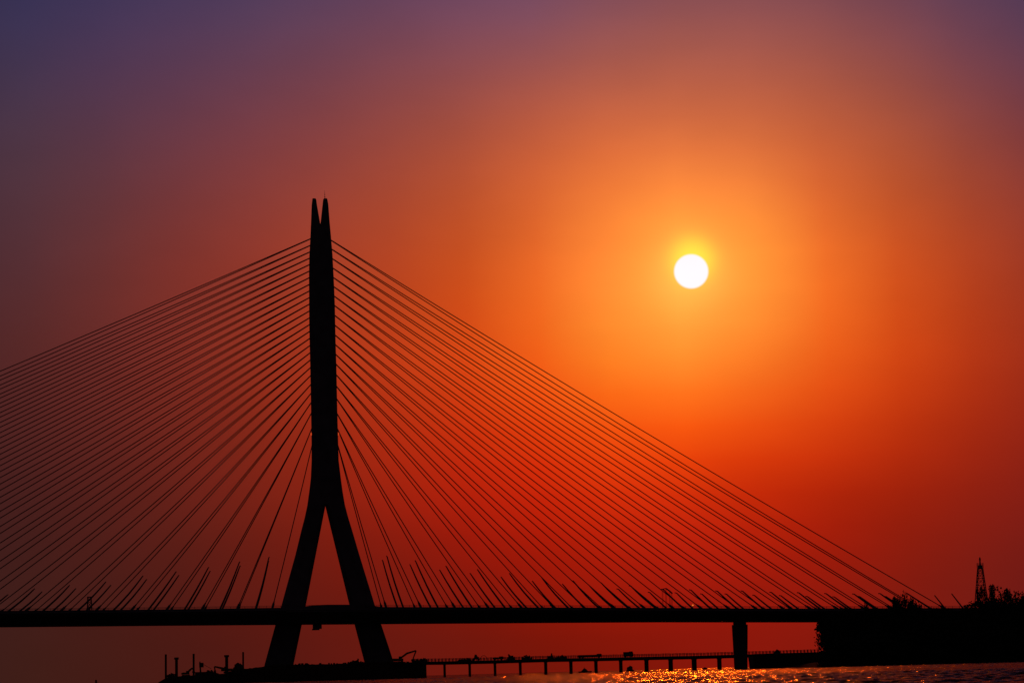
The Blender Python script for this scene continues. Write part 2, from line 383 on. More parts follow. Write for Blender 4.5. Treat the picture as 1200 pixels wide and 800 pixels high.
# leaning poles along both edges of the deck
ORD = ['first', 'second', 'third', 'fourth', 'fifth', 'sixth', 'seventh', 'eighth', 'ninth', 'tenth', 'eleventh', 'twelfth', 'thirteenth', 'fourteenth', 'fifteenth', 'sixteenth', 'seventeenth', 'eighteenth', 'nineteenth', 'twentieth', 'twenty-first']
PR_F = [473.3, 514.4, 554.6, 593.4, 632.8, 668, 704, 739, 771, 803, 835, 866, 897, 931, 964, 996, 1028, 1060, 1094]
PR_T = [(453.6, 651.6), (487, 657), (523, 663.5), (560, 667.5), (597.5, 672), (635.4, 677), (672, 680.6), (705, 683), (739, 686), (777, 690), (809.5, 690.7), (840.4, 692), (870, 692), (903.7, 693.5), (936, 694), (968, 695), (1000.7, 695.5), (1031.3, 695), (1063.3, 695)]
PL_F = [299, 257, 215, 172, 131, 89, 48, 7, -35]
PL_T = [(315, 653), (280.5, 658.5), (244, 665), (206, 670), (167, 675), (123.5, 682), (81, 686), (40, 690), (-1, 693)]
for FF, TT, sgn, word in ((PR_F, PR_T, 1, 'right'), (PL_F, PL_T, -1, 'left')):
    for i, (fx, tp) in enumerate(zip(FF, TT)):
        X = P(fx, 714, D-HW).x; t = P(tp[0], tp[1], D-HW); z0 = ztop(X)
        for side, sw in ((-1, 'near'), (1, 'far')):
            y = D + side*(HW+.1); base = Vector((X, y, z0-.3)); top = Vector((t.x, y, t.z))
            o = thing('leaning_pole', '%s leaning pole to the %s of the mast on the %s edge of the deck' % (ORD[i], word, sw), 'pole', base, 'poles leaning in line with the cables')
            bm = BM(); d = top-base; bend = Vector((sgn*.012*d.length, 0, 0))*(1.6 if 3 < i < 9 else .7)
            pth = [d*s - bend*math.sin(math.pi*s)*1.6 for s in (0, .25, .5, .75, .93, 1)]
            tube(bm, pth, [.43, .40, .36, .32, .28, .25], 7); obj('shaft', bm, 'steel', o)
            e = pth[-1]; bm = BM()
            arm = Vector((-sgn*(.75 if (sgn > 0 and i > 7) else .3), 0, .05 if i > 7 else .3))
            tube(bm, [e-(pth[-1]-pth[-2])*.2, e+arm*.6, e+arm], [.2, .2, .26], 6); obj('arm', bm, 'steel', o)
            bm = BM(); box(bm, (-.6, -.4, .2), (.6, .4, .62)); obj('base_plate', bm, 'steel', o)
# two steeper poles at the far right end
for fx, tp, lb in ((1109, (1095, 697), 'steep leaning pole where the topmost cable reaches the deck'), (1130, (1115, 695), 'rightmost leaning pole just above the dip in the treetops')):
    X = P(fx, 714, D-HW).x; t = P(tp[0], tp[1], D-HW); base = Vector((X, D-HW-.1, ztop(X)-.3)); d = Vector((t.x, D-HW-.1, t.z))-base
    o = thing('leaning_pole', lb, 'pole', base, 'poles leaning in line with the cables')
    bm = BM(); tube(bm, [d*s for s in (0, .5, 1)], [.36, .3, .22], 7); obj('shaft', bm, 'steel', o)
    bm = BM(); box(bm, (-.6, -.4, .2), (.6, .4, .62)); obj('base_plate', bm, 'steel', o)

# scaffold towers on the deck
def frame_tower(name, label, cat, px0, px1, ytop, Y, r, rough, slant=0.):
    x0, x1 = P(px0, 712, Y).x, P(px1, 712, Y).x; xm = (x0+x1)/2; z0 = ztop(xm)+.05; z1 = P(px0, ytop, Y).z; h = z1-z0
    o = thing(name, label, cat, (xm, Y, z0)); w = (x1-x0)/2
    for sx in (-1, 1):
        for sy in (-1, 1):
            bm = BM(); cyl(bm, (sx*w*(1+slant), sy*w, 0), (sx*w*(1-slant), sy*w, h), r, 6); obj('upright', bm, rough, o)
    bm = BM(); k = max(3, int(h/1.6))
    for i in range(k):
        za, zb = h*i/k, h*(i+1)/k
        for sy in (-1, 1):
            cyl(bm, (-w, sy*w, za), (w, sy*w, zb), r*.6, 4); cyl(bm, (w, sy*w, za), (-w, sy*w, zb), r*.6, 4); cyl(bm, (-w, sy*w, zb), (w, sy*w, zb), r*.6, 4)
        for sx in (-1, 1): cyl(bm, (sx*w, -w, zb), (sx*w, w, zb), r*.6, 4)
    obj('bracing', bm, rough, o)
    bm = BM(); box(bm, (-w*1.15, -w*1.15, h), (w*1.15, w*1.15, h+.35)); obj('platform', bm, rough, o)
    return o
frame_tower('scaffold_tower', 'narrow dark scaffold tower on the deck at the far left', 'scaffold', 102.6, 107.4, 699.6, D-20, .2, 'steel', .15)
o = thing('lifting_frame', 'thin legged lifting frame standing over the deck left of the right pier', 'lifting frame', (P(781.5, 712, D-20).x, D-20, ztop(P(781.5, 712, D-20).x)+.05))
hs = []
for px, pyt in ((776.3, 691), (780.2, 690), (784.6, 692.5), (787, 695)):
    q = P(px, pyt, D-20); dx = q.x-o.location.x; h = q.z-o.location.z; hs.append((dx, h))
    for sy in (-1.5, 1.5):
        bm = BM(); cyl(bm, (dx*1.02, sy, 0), (dx, sy, h), .065, 5); obj('upright', bm, 'steel', o)
for sy in (-1.5, 1.5):
    bm = BM(); tube(bm, [(hs[0][0]-.8, sy, hs[0][1]+.2), (hs[1][0], sy, hs[1][1]+.4), (hs[2][0], sy, hs[2][1]+.2), (hs[3][0]+.3, sy, hs[3][1])], .17, 6); obj('beam', bm, 'steel', o)
q = P(812, 711.4, D-24); o = thing('amber_lamp', 'small glowing amber lamp on the bridge deck edge', 'lamp', (q.x, D-24, ztop(q.x)+.05))
bm = BM(); cyl(bm, (0, 0, 0), (0, 0, 1.45), .08, 6); obj('post', bm, 'steel', o)
bm = BM(); bmesh.ops.create_uvsphere(bm, u_segments=8, v_segments=6, radius=.36, matrix=Matrix.Translation((0, 0, 1.75))); obj('lens', bm, 'amber_lamp', o)

# ------------------------------------------------------------------ work platform round the mast
YP = 1500.0
cof = thing('cofferdam', 'dark sheet piled cofferdam round the foot of the mast', 'cofferdam', (0, YP, 0))
def corrug(name, x0, x1, y, z1, n_out, parent, m='rust', top=None):
    bm = BM(); k = int(abs(x1-x0)/.8); pts_ = []
    for i in range(k+1):
        x = x0+(x1-x0)*i/k; off = (0, 0, -.4, -.4)[i % 4]*n_out
        z = (top(x) if top else z1) + rng.uniform(-.12, .12)
        pts_.append((bm.verts.new((x, y+off, -2.)), bm.verts.new((x, y+off, z))))
    for a, b in zip(pts_[:-1], pts_[1:]): bm.faces.new((a[0], b[0], b[1], a[1]))
    return obj(name, bm, m, parent)
ctop = [(268, 787.5), (275, 784), (292, 782.5), (305, 781), (318, 778.6), (345, 778), (385, 777.6), (410, 776.6), (424, 775.2), (436, 775.2), (460, 775.8), (499, 775.5)]
cq = [P(a, b, YP-10) for a, b in ctop]
def ctopz(x): return float(lerp(x, [v.x for v in cq], [v.z for v in cq]))
cx0, cx1 = P(268, 790, YP-10).x, P(499, 785, YP-10).x
w = corrug('sheet_pile_wall', cx0, cx1, -10, 0, 1, cof, top=ctopz)
corrug('sheet_pile_wall', cx0, cx1, 62, 0, -1, cof, top=ctopz)
for x in (cx0, cx1):
    bm = BM(); z = ctopz(x); box(bm, (x-.3, -9.9, -2), (x+.3, 61.9, z-.05)); obj('end_wall', bm, 'rust', cof)
bm = BM(); pp = np.linspace(cx0+.3, cx1-.3, 40)
prism(bm, [(x, ctopz(x)-.5) for x in pp] + [(x, -1.9) for x in pp[::-1]], -9.4, 61.4); obj('fill', bm, 'soil', cof)
bm = BM()
for i in range(40):                                   # guard rail stubs, cleats and clutter along the top edge
    x = rng.uniform(cx0+1, cx1-1); h = rng.uniform(.3, 1.1); box(bm, (x-.1-rng.uniform(0, .5), -9.8, ctopz(x)-.6), (x+.1+rng.uniform(0, .6), -9.2, ctopz(x)+h*.5))
obj('edge_fittings', bm, 'rust', cof)['kind'] = 'stuff'

# pontoon to the left with its gear
def profile_hull(name, label, cat, pl, Y, y0, y1, m, zb=-1.2):
    q = [P(a, b, Y) for a, b in pl]; o = thing(name, label, cat, (q[0].x, Y, 0))
    bm = BM(); prism(bm, [(v.x-q[0].x, v.z) for v in q] + [(q[-1].x-q[0].x, zb), (q[1].x-q[0].x, zb)], y0, y1); obj('hull', bm, m, o)
    return o, q
pont, q = profile_hull('pontoon', 'low flat work pontoon moored left of the mast', 'pontoon', [(186, 799), (193, 795), (199, 792.6), (215, 791.6), (240, 789.8), (268, 788.6)], 1480, -9, 9, 'rust')
bm = BM()
for i in range(9):
    x = 3+i*3.1; box(bm, (x-.35, -8.9, 1.2), (x+.35, -8.5, 2.4)); 
obj('bollard_row', bm, 'rust', pont)
# upright posts
def post(px, pyt, pyb, w, label, cap=False, Y=1480.):
    a, b = P(px, pyt, Y), P(px, pyb, Y); zb = max(-1, b.z-1.5)
    o = thing('mooring_pile', label, 'pile', (b.x, Y, zb), 'tall mooring piles left of the mast'); h = a.z-zb
    bm = BM(); cyl(bm, (0, 0, 0), (a.x-b.x, 0, h), w/2, 12); obj('shaft', bm, 'rust', o)
    bm = BM(); cyl(bm, (a.x-b.x, 0, h+.003), (a.x-b.x, 0, h+(.9 if cap else .3)), w*(.8 if cap else .52), 12); obj('cap', bm, 'rust', o)
post(194.3, 767, 795, .85, 'leftmost tall slim pile at the pontoon end')
post(206.8, 772.3, 794, 1.15, 'shorter thick capped pile second from the left on the pontoon', True)
post(226.9, 766.3, 790, .85, 'tall slim pile in the middle of the pontoon')
post(265.6, 769.5, 788, 1.25, 'thick capped pile beside the cab on the pontoon', True)
post(284.9, 764.3, 784, .75, 'tall slim pile nearest to the left leg of the mast')
# excavators
def excavator(label, base, boom, body_w, body_h, facing=1, grp='excavators'):
    o = thing('excavator', label, 'excavator', base, grp)
    for sy in (-1.1, 1.1):
        bm = BM(); prism(bm, [(-1.7, .1), (-1.4, 0), (1.4, 0), (1.7, .1), (1.85, .45), (1.55, .85), (-1.55, .85), (-1.85, .45)], sy-.25, sy+.25); obj('track', bm, 'dark', o)
    bm = BM(); prism(bm, [(-body_w*.6, .95), (body_w*.45, .95), (body_w*.45, .95+body_h*.55), (-body_w*.35, .95+body_h*.6), (-body_w*.6, .95+body_h*.45)], -1.2, 1.2); obj('body', bm, 'paint', o)
    cx = body_w*.2*facing; bm = BM(); prism(bm, [(cx-.6, .95+body_h*.55), (cx+.6, .95+body_h*.55), (cx+.45, .95+body_h), (cx-.55, .95+body_h)], -1.15, -.1); obj('cab', bm, 'glass', o)
    p = [Vector((x-base[0], 0, z-base[2])) for x, z in boom]
    bm = BM(); tube(bm, p[:3], [.38, .42, .3], 6); obj('boom', bm, 'paint', o)
    bm = BM(); tube(bm, p[2:4], [.3, .22], 6); obj('arm', bm, 'paint', o)
    e = p[3]; bm = BM(); prism(bm, [(e.x-.5, e.z+.3), (e.x+.4, e.z+.4), (e.x+.55, e.z-.6), (e.x, e.z-.95), (e.x-.65, e.z-.5)], -.5, .5); obj('bucket', bm, 'dark', o)
    return o
def bp(l, Y): return [(P(a, b, Y).x, P(a, b, Y).z) for a, b in l]
Y = 1488.
b = P(466, 775.6, Y); excavator('excavator with raised bent arm at the right end of the cofferdam', (b.x, Y, ctopz(b.x)-.45), bp([(468, 771.6), (477, 765), (487.6, 761.8), (483.6, 772.5)], Y), 5.2, 2.0)
b = P(267, 786, Y); excavator('excavator reaching left beside the thick capped pile', (b.x, Y, P(267, 788.5, Y).z), bp([(264, 783), (258, 782), (251.3, 780.4), (252.4, 788.5)], Y), 4.6, 1.9, -1)
b = P(218, 791, Y); excavator('small excavator with upright arm between the left piles', (b.x, Y, P(218, 792.5, Y).z), bp([(218.5, 789), (222, 785), (225.5, 782), (227, 786)], Y), 3.2, 1.5)
# small crane on the pontoon
b = P(235.2, 789.5, Y); o = thing('derrick', 'little derrick with a jib sloping down to the right', 'derrick', (b.x, Y, b.z-.4))
t0 = P(234.2, 774.6, Y)-Vector((b.x, Y, b.z-.4)); bm = BM(); tube(bm, [(0, 0, 0), t0], [.4, .25], 8); obj('mast', bm, 'rust', o)
t1 = P(247.5, 783, Y)-Vector((b.x, Y, b.z-.4)); bm = BM(); tube(bm, [t0*.92, t1], .09, 5); obj('jib', bm, 'rust', o)
bm = BM(); box(bm, (t0.x-.3, -.5, t0.z-2.4), (t0.x+1.5, .5, t0.z-.5)); obj('winch_house', bm, 'rust', o)
bm = BM(); box(bm, (-1.6, -1.2, -.1), (1.8, 1.2, 1.0)); obj('base', bm, 'rust', o)
# containers and heaps
def crate_box(name, label, cat, l, Y, m='rust', grp=None, dy=2.4, ribs=True):
    a, b = P(l[0], l[1], Y), P(l[2], l[3], Y); o = thing(name, label, cat, (a.x, Y, b.z), grp); W_c, H_c = b.x-a.x, a.z-b.z
    bm = BM(); box(bm, (0, -dy/2, 0), (W_c, dy/2, H_c)); obj('body', bm, m, o)
    if ribs:
        bm = BM(); k = max(2, int(W_c/.6))
        for i in range(k): x = W_c*(i+.5)/k; box(bm, (x-.1, -dy/2-.09, .08), (x+.1, -dy/2+.02, H_c-.08))
        for zz in (0, H_c-.12): box(bm, (-.06, -dy/2-.12, zz), (W_c+.06, -dy/2+.02, zz+.14))
        obj('frame', bm, m, o)
    return o
crate_box('site_container', 'low site container between the cab and the leg side step', 'container', (274.5, 783.2, 281, 788), 1484)
crate_box('site_container', 'wider site container on the pontoon left of the derrick', 'container', (228.5, 787, 244, 791), 1484)
def heap(name, label, cat, px, pyb, w, h, Y, n=26, m='rust', grp=None, lift=0.):
    b = P(px, pyb, Y); o = thing(name, label, cat, (b.x, Y, b.z+lift), grp); bm = BM()
    for i in range(n):
        x = rng.uniform(-1, 1); t = rng.uniform(0, 1); z = h*(1-abs(x)**1.5)*t; s = rng.uniform(.18, .42)*min(1, h/1.2)
        r = Matrix.Rotation(rng.uniform(0, 3), 4, 'Y') @ Matrix.Rotation(rng.uniform(0, 3), 4, 'Z')
        box(bm, (x*w/2-s*1.4, rng.uniform(-.8, .8)-s, z-s*.8), (x*w/2+s*1.4, rng.uniform(-.8, .8)+s, z+s*.8), r)
    k = [bm.verts.new((w/2*math.cos(2*math.pi*i/12), 1.1*math.sin(2*math.pi*i/12), -.15)) for i in range(12)]; tp = bm.verts.new((0, 0, h*.75))
    for i in range(12): bm.faces.new((k[i], k[(i+1) % 12], tp))
    mm = obj('scraps', bm, m, o); return o
heap('scrap_heap', 'ragged heap of scrap just left of the slim pile near the mast', 'heap', 279.5, 783.4, 4.2, 3.2, 1489, 46)
heap('scrap_heap', 'low heap of gear at the left end of the pontoon', 'heap', 200.5, 792.4, 4.0, 1.4, 1486, 26)
heap('scrap_heap', 'flat heap of gear in the middle of the pontoon', 'heap', 247, 789.4, 6, 1.5, 1486, 30)
heap('scrap_heap', 'heap of steel beside the foot of the right leg', 'heap', 417, 776.3, 5.5, 1.2, 1487, 26)
heap('scrap_heap', 'heap of cable drums and steel under the raised arm', 'heap', 490, 775.3, 4.0, 1.0, 1487, 22)
# far buoy at the left
b = P(112.6, 799.5, 1200); o = thing('buoy', 'small dark buoy floating at the bottom left', 'buoy', (b.x, 1200, -.2))
bm = BM(); tube(bm, [(0, 0, -.2), (0, 0, 1.0), (0, 0, 1.8)], [.95, .95, .45], 12); obj('float', bm, 'rust', o)
bm = BM(); cyl(bm, (0, 0, 1.75), (0, 0, 2.75), .3, 8); obj('beacon', bm, 'steel', o)

# ------------------------------------------------------------------ work trestle behind the bridge
YT = 1590.0
tr = thing('work_trestle', 'low work trestle on round piles running behind the right pier', 'trestle', (0, YT, 0))
TT_ = [(486, 774.6), (520, 774.3), (580, 773), (640, 771.2), (700, 770.2), (760, 768.9), (814, 767.8), (880, 766), (960, 763.5)]
tq = [P(a, b, YT-4) for a, b in TT_]
def ttop(x): return float(lerp(x, [v.x for v in tq], [v.z for v in tq]))
txs = list(np.linspace(tq[0].x, tq[-1].x, 46))
for i in range(len(txs)-1):                          # deck slabs laid end to end
    a, b = txs[i]+.02, txs[i+1]-.02; bm = BM()
    prism(bm, [(a, ttop(a)), (b, ttop(b)), (b, ttop(b)-.35), (a, ttop(a)-.35)], -4, 4); obj('deck_slab', bm, 'concrete', tr)
bm = BM()
for y in (-3, -1, 1, 3):
    for i in range(len(txs)-1):
        a, b = txs[i], txs[i+1]; prism(bm, [(a, ttop(a)-.353), (b, ttop(b)-.353), (b, ttop(b)-1.5), (a, ttop(a)-1.5)], y-.15, y+.15)
obj('girders', bm, 'rust', tr)
PXS = [(491, .7), (521.2, .8), (550.7, .8), (580.4, .8), (610.1, .85), (640, .95), (669.6, 1.0), (699, 1.0), (728.2, 1.0), (758.4, 1.25), (786.8, 1.35), (814.4, 1.55), (844, 1.25), (873, 1.2)]
for px, w in PXS:
    x = P(px, 775, YT-3).x
    bm = BM(); box(bm, (x-w*.52, -4, ttop(x)-1.8), (x+w*.52, 4, ttop(x)-1.505)); obj('cross_beam', bm, 'concrete', tr)
    for y in (-2.9, 2.9):
        bm = BM(); cyl(bm, (x, y, -3), (x, y, ttop(x)-1.803), w*.5, 12); obj('pile', bm, 'rust', tr)
for y in (-3.9, 3.9):
    bm = BM(); x = txs[0]
    while x < txs[-1]:
        box(bm, (x-.14, y-.07, ttop(x)), (x+.14, y+.07, ttop(x)+1.2+.2*rng.rand())); x += 1.55
    for hz in (.6, 1.1):
        for i in range(len(txs)-1): cyl(bm, (txs[i], y, ttop(txs[i])+hz), (txs[i+1], y, ttop(txs[i+1])+hz), .085, 4)
    obj('railing', bm, 'steel', tr)
# vehicles and gear on the trestle
def truck(label, pxa, pxb, h, kind):
    xa, xb = P(pxa, 770, YT).x, P(pxb, 770, YT).x; z = ttop((xa+xb)/2)+.02; Lg = xb-xa
    o = thing('truck', label, 'truck', (xa, YT-.4, z), 'trucks on the work trestle')
    bm = BM(); box(bm, (0, -1.0, .3), (Lg, 1.0, .85)); obj('chassis', bm, 'dark', o)
    cl = min(2.1, Lg*.4)
    bm = BM(); prism(bm, [(Lg-cl, .853), (Lg-.05, .853), (Lg, 1.4), (Lg-.35, h), (Lg-cl, h)], -1.12, 1.12); cb = obj('cab', bm, 'paint', o)
    bm = BM(); box(bm, (Lg-.36-.7, -1.15, h-.85), (Lg-.5, 1.15, h-.2)); obj('window', bm, 'glass', cb)
    bm = BM(); box(bm, (.05, -1.2, .45), (Lg-cl-.2, 1.2, h*(.92 if kind else .78))); obj('load', bm, 'steel' if kind else 'rust', o)
    for x in ([.9, Lg-1.0] if Lg < 6 else [.9, 2.1, Lg-1.2]):
        for y in (-1.05, 1.05):
            bm = BM(); cyl(bm, (x, y-.15, .5), (x, y+.15, .5), .5, 14); obj('wheel', bm, 'dark', o)
truck('long truck with a level load in the middle of the trestle', 677.2, 705, 1.75, 0)
truck('short boxy truck farther right on the trestle', 730.5, 742, 2.5, 1)
truck('flat truck loaded low near the left part of the trestle', 577.5, 590, 1.6, 0)
for px, w, h, lb in ((546, 7, 1.1, 'low heap of pipes just left of the small roller on the trestle'), (598.5, 3.6, 1.9, 'heap of gear right of the flat truck on the trestle'), (617, 4.6, 1.7, 'heap of gear farther right, before the gap on the trestle'), (657, 5, 1.2, 'low heap of gear left of the long truck'), (496, 4.4, 1.4, 'heap of drums at the left end of the trestle'), (645, 3, 1.5, 'narrow heap of gear near the middle of the trestle'), (911, 2.2, 1.6, 'tiny heap of gear right of the tapered pier')):
    b = P(px, 772, YT-1); heap('gear_heap', lb, 'heap', px, 0 or 772, w, h, YT-1, 22, 'rust', 'heaps of gear on the trestle').location.z = ttop(b.x)+.1
xa = P(558, 770, YT).x; z = ttop(xa)
o = thing('road_roller', 'small road roller with round canopy hoop on the trestle', 'roller', (xa, YT, z))
bm = BM(); cyl(bm, (-1.0, -.7, .55), (-1.0, .7, .55), .55, 16); obj('drum', bm, 'steel', o)
bm = BM(); prism(bm, [(-1.0, .6), (1.2, .6), (1.2, 1.5), (.5, 1.9), (.2, 2.7), (-.6, 2.7), (-.9, 1.5)], -.55, .55); obj('body', bm, 'paint', o)
bm = BM(); cyl(bm, (1.0, -.7, .5), (1.0, .7, .5), .5, 16); obj('wheel', bm, 'dark', o)
xa = P(566.8, 770, YT).x
o = thing('pipe_hoop', 'thin hoop of bent pipe standing beside the roller', 'hoop', (xa, YT, ttop(xa)+.9))
bm = BM(); tube(bm, [(1.3*math.cos(t), 0, 1.25*math.sin(t)) for t in np.linspace(-.4, math.pi+.4, 16)], .1, 6); tag(obj('pipe_hoop_ring', bm, 'steel', o), '', ''); 
rg = kids(o)[0]; del rg['label']; del rg['category']; rg.name = 'ring'
# quay wall at the right end of the trestle
qy = 1560.
a, b = P(883, 768.5, qy), P(1010, 764, qy)
quay = thing('quay_wall', 'dark quay wall between the tapered pier and the trees', 'wall', (a.x, qy, 0)); L_ = b.x-a.x
x = 0; i = 0
while x < L_-1:
    w = min(5.2, L_-x); bm = BM(); z1 = a.z - .3*math.sin(i*.9)*.2
    prism(bm, [(x+.04-(.5 if i == 0 else 0), z1), (x+w-.04, z1), (x+w-.04, -3), (x+.04+(.3 if i == 0 else 0), -3)], -2, 14); obj('wall_panel', bm, 'concrete', quay); x += w; i += 1
bm = BM(); x = .2
while x < L_:
    box(bm, (x-.08, -1.9, a.z), (x+.08, -1.75, a.z+1.2+.1*rng.rand())); x += 1.5
for hz in (.5, 1.05): cyl(bm, (0, -1.82, a.z+hz), (L_, -1.82, a.z+hz), .05, 4)
obj('railing', bm, 'steel', quay)
# distant boats seen through the trestle
def boat(label, px, w, h, Y, kind):
    b = P(px, 786, Y); o = thing('boat', label, 'boat', (b.x, Y, -.2), 'boats beyond the trestle')
    bm = BM(); prism(bm, [(-w/2, 1.1), (w/2, 1.3), (w*.42, 0), (-w*.42, 0)], -w*.14, w*.14); obj('hull', bm, 'dark', o)
    bm = BM(); prism(bm, [(-w*.3, 1.15), (w*.22, 1.2), (w*.12, h*.7), (-w*.05, h), (-w*.16, h*.66)] if kind else [(-w*.4, 1.15), (w*.3, 1.2), (w*.3, h*.8), (w*.05, h), (-w*.4, h*.7)], -w*.1, w*.1); obj('cabin', bm, 'steel', o)
    bm = BM(); cyl(bm, (-w*.05, 0, h*.9), (-w*.05, 0, h*1.2), w*.012, 6); obj('mast', bm, 'steel', o)
boat('small pointed boat under the long truck on the trestle', 685.5, 9, 3.4, 2350, 1)
boat('small stubby boat under the short truck on the trestle', 738.5, 5.2, 4.0, 2300, 0)
boat('tiny low boat left of the right pier at the waterline', 826, 3.2, 1.7, 2300, 0)

# ------------------------------------------------------------------ wooded bank
def yb_(x): return 1330 + 0*x
bk = []
def make_bank():
    bm = BM(); x0, x1 = P(960, 780, 1420).x, P(1500, 775, 1420).x; nx, ny = 70, 22; g = []
    for j in range(ny):
        r = []
        for i in range(nx):
            t, s = i/(nx-1.), j/(ny-1.); x = x0+(x1-x0)*t
            y = 1385 - 30*t + 4*math.sin(x*.09)+3*math.sin(x*.21+1) + s*170 + (1-min(1, t*9))*45*(1-s)
            z = -1.2 + 3.2*min(1, s*5)*min(1, t*14+.0)*(1-.0) + .25*math.sin(x*.3+s*9)*min(1, s*6)
            if j == ny-1 or i == 0: z = -1.2
            r.append(bm.verts.new((x, y, z)))
        g.append(r)
    for j in range(ny-1):
        for i in range(nx-1): bm.faces.new((g[j][i], g[j][i+1], g[j+1][i+1], g[j+1][i]))
    o = obj('river_bank', bm, 'soil', smooth=True); o['kind'] = 'structure'
make_bank()
def leaf_cloud(bm, c, r, n, size, seed, squash=.8, solid=0.):
    rr = np.random.RandomState(seed)
    for _ in range(n):
        v = rr.normal(size=3); v /= np.linalg.norm(v); q = rr.uniform(0, 1)**.45*r
        p = Vector((c[0]+v[0]*q, c[1]+v[1]*q, c[2]+v[2]*q*squash)); s = size*rr.uniform(.5, 1.3)
        a = Vector(rr.normal(size=3)).normalized(); b = a.orthogonal().normalized()*s; d = a.cross(b).normalized()*s*.6
        bm.faces.new([bm.verts.new(x) for x in (p-b, p-d*.9, p+b*1.1, p+d)])
def make_tree(name, kind, H, seed, label, grp='trees on the right bank'):
    rr = np.random.RandomState(seed); o = thing(name, label, 'tree', (0, 0, -300), grp)
    bm = BM(); limbs = []
    if kind == 'round':
        tube(bm, [(0, 0, 0), (.15, 0, H*.25), (-.1, .1, H*.5), (0, 0, H*.8)], [.35, .28, .2, .07], 7)
        for k in range(9):
            a = rr.uniform(0, 6.28); z = H*rr.uniform(.2, .55); L = H*rr.uniform(.22, .38)
            e = Vector((math.cos(a)*L, math.sin(a)*L, z+L*rr.uniform(.35, .9))); tube(bm, [(0, 0, z), (e+Vector((0, 0, z)))*.5, e], [.14, .09, .04], 5); limbs.append(e)
        obj('trunk', bm, 'bark', o); bm = BM()
        for e in limbs: leaf_cloud(bm, e, H*rr.uniform(.13, .2), 150, .42, rr.randint(9999))
        for k in range(7): leaf_cloud(bm, (rr.normal()*H*.13, rr.normal()*H*.13, H*rr.uniform(.3, .86)), H*rr.uniform(.1, .18), 130, .4, rr.randint(9999))
    elif kind == 'bush':
        for k in range(6):
            a = rr.uniform(0, 6.28); L = H*rr.uniform(.3, .6); e = Vector((math.cos(a)*L, math.sin(a)*L, H*rr.uniform(.4, .8))); tube(bm, [(0, 0, 0), e*.5, e], [.12, .08, .03], 5); limbs.append(e)
        obj('trunk', bm, 'bark', o); bm = BM()
        for e in limbs: leaf_cloud(bm, e*.9, H*.34, 190, .36, rr.randint(9999)); leaf_cloud(bm, (e.x, e.y, H*.2), H*.3, 110, .38, rr.randint(9999))
        leaf_cloud(bm, (0, 0, H*.5), H*.42, 260, .4, rr.randint(9999))
    elif kind == 'column':
        tube(bm, [(0, 0, 0), (.1, 0, H*.5), (0, 0, H*.97)], [.3, .2, .05], 7); obj('trunk', bm, 'bark', o); bm = BM()
        for k in range(16):
            t = k/15.; leaf_cloud(bm, (rr.normal()*.25, rr.normal()*.25, H*(.12+.84*t)), (.115 if t < .9 else .075)*H*rr.uniform(.75, 1.1), 130, .34, rr.randint(9999), 1.)
    elif kind == 'bare':
        tube(bm, [(0, 0, 0), (.2, 0, H*.4), (.1, 0, H*.75)], [.28, .2, .1], 6)
        for k in range(12):
            a = rr.uniform(0, 6.28); z = H*rr.uniform(.35, .75); L = H*rr.uniform(.12, .3)
            e = Vector((math.cos(a)*L*.8, math.sin(a)*L*.5, z+L)); tube(bm, [(0, 0, z), e*.5+Vector((0, 0, z*.5-.2)), e], [.1, .07, .03], 4); limbs.append(e)
        obj('trunk', bm, 'bark', o); bm = BM()
        for e in limbs: leaf_cloud(bm, e, H*.07, 26, .3, rr.randint(9999))
    obj('crown', bm, 'leaf', o)
    return o
SHARED = 'dense leafy tree packed into the dark wood on the right bank'
PROT = [make_tree('broadleaf_tree', 'round', 14, 10+i, SHARED) for i in range(4)] + [make_tree('broadleaf_tree', 'bush', 8, 30+i, SHARED) for i in range(3)]
base_h = [float(np.percentile([v.co.z for v in kids(o)[-1].data.vertices], 98.5)) for o in PROT]
used = set()
def put(k, x, y, z, h, wide=1., label=SHARED, rz=None):
    s = h/base_h[k]; loc = Vector((x, y, z)); sc = (s*wide, s*wide, s); rz = rng.uniform(0, 6.28) if rz is None else rz
    if k not in used:
        used.add(k); o = PROT[k]; o.location = loc; o.scale = sc; o.rotation_euler.z = rz; o['label'] = label; return o
    return copy_tree(PROT[k], loc, label, sc, rz)
SKY = [(955, 722), (962, 717), (1000, 716.5), (1033, 715), (1044, 707), (1050, 705), (1062, 704.5), (1068, 707), (1074, 706), (1082, 711), (1092, 715), (1108, 717), (1118, 716), (1126, 713), (1133, 708), (1141, 707), (1147, 710), (1152, 708), (1160, 708), (1166, 706), (1178, 704), (1186, 701), (1193, 701), (1202, 702), (1260, 696), (1500, 690)]
def sky_y(px): return float(lerp(px, *zip(*SKY)))
n = 0
for row, (Y, hf, step, k0) in enumerate(((1500., 1.0, 10.5, 0), (1462., .97, 10.0, 0), (1425., .80, 10.5, 0), (1400., .52, 10, 4), (1392., .3, 11, 4))):
    px = 984 + row*3.1
    while px < 1310:
        yy = Y + rng.uniform(-9, 9) - max(0, px-1000)*.10 + (18 if px < 990 and row > 2 else 0)
        base = P(px, 780, yy); ztree = P(px, sky_y(px)+1.2, yy).z - 1.6
        h = max(3.5, ztree*hf*rng.uniform(.93, 1.02))
        k = rng.randint(4) if k0 == 0 else 4+rng.randint(3)
        put(k, base.x, yy, .9 if row < 3 else .5, h, rng.uniform(.72, .95) if row < 3 else rng.uniform(.9, 1.3)); n += 1
        px += step*rng.uniform(.8, 1.2)
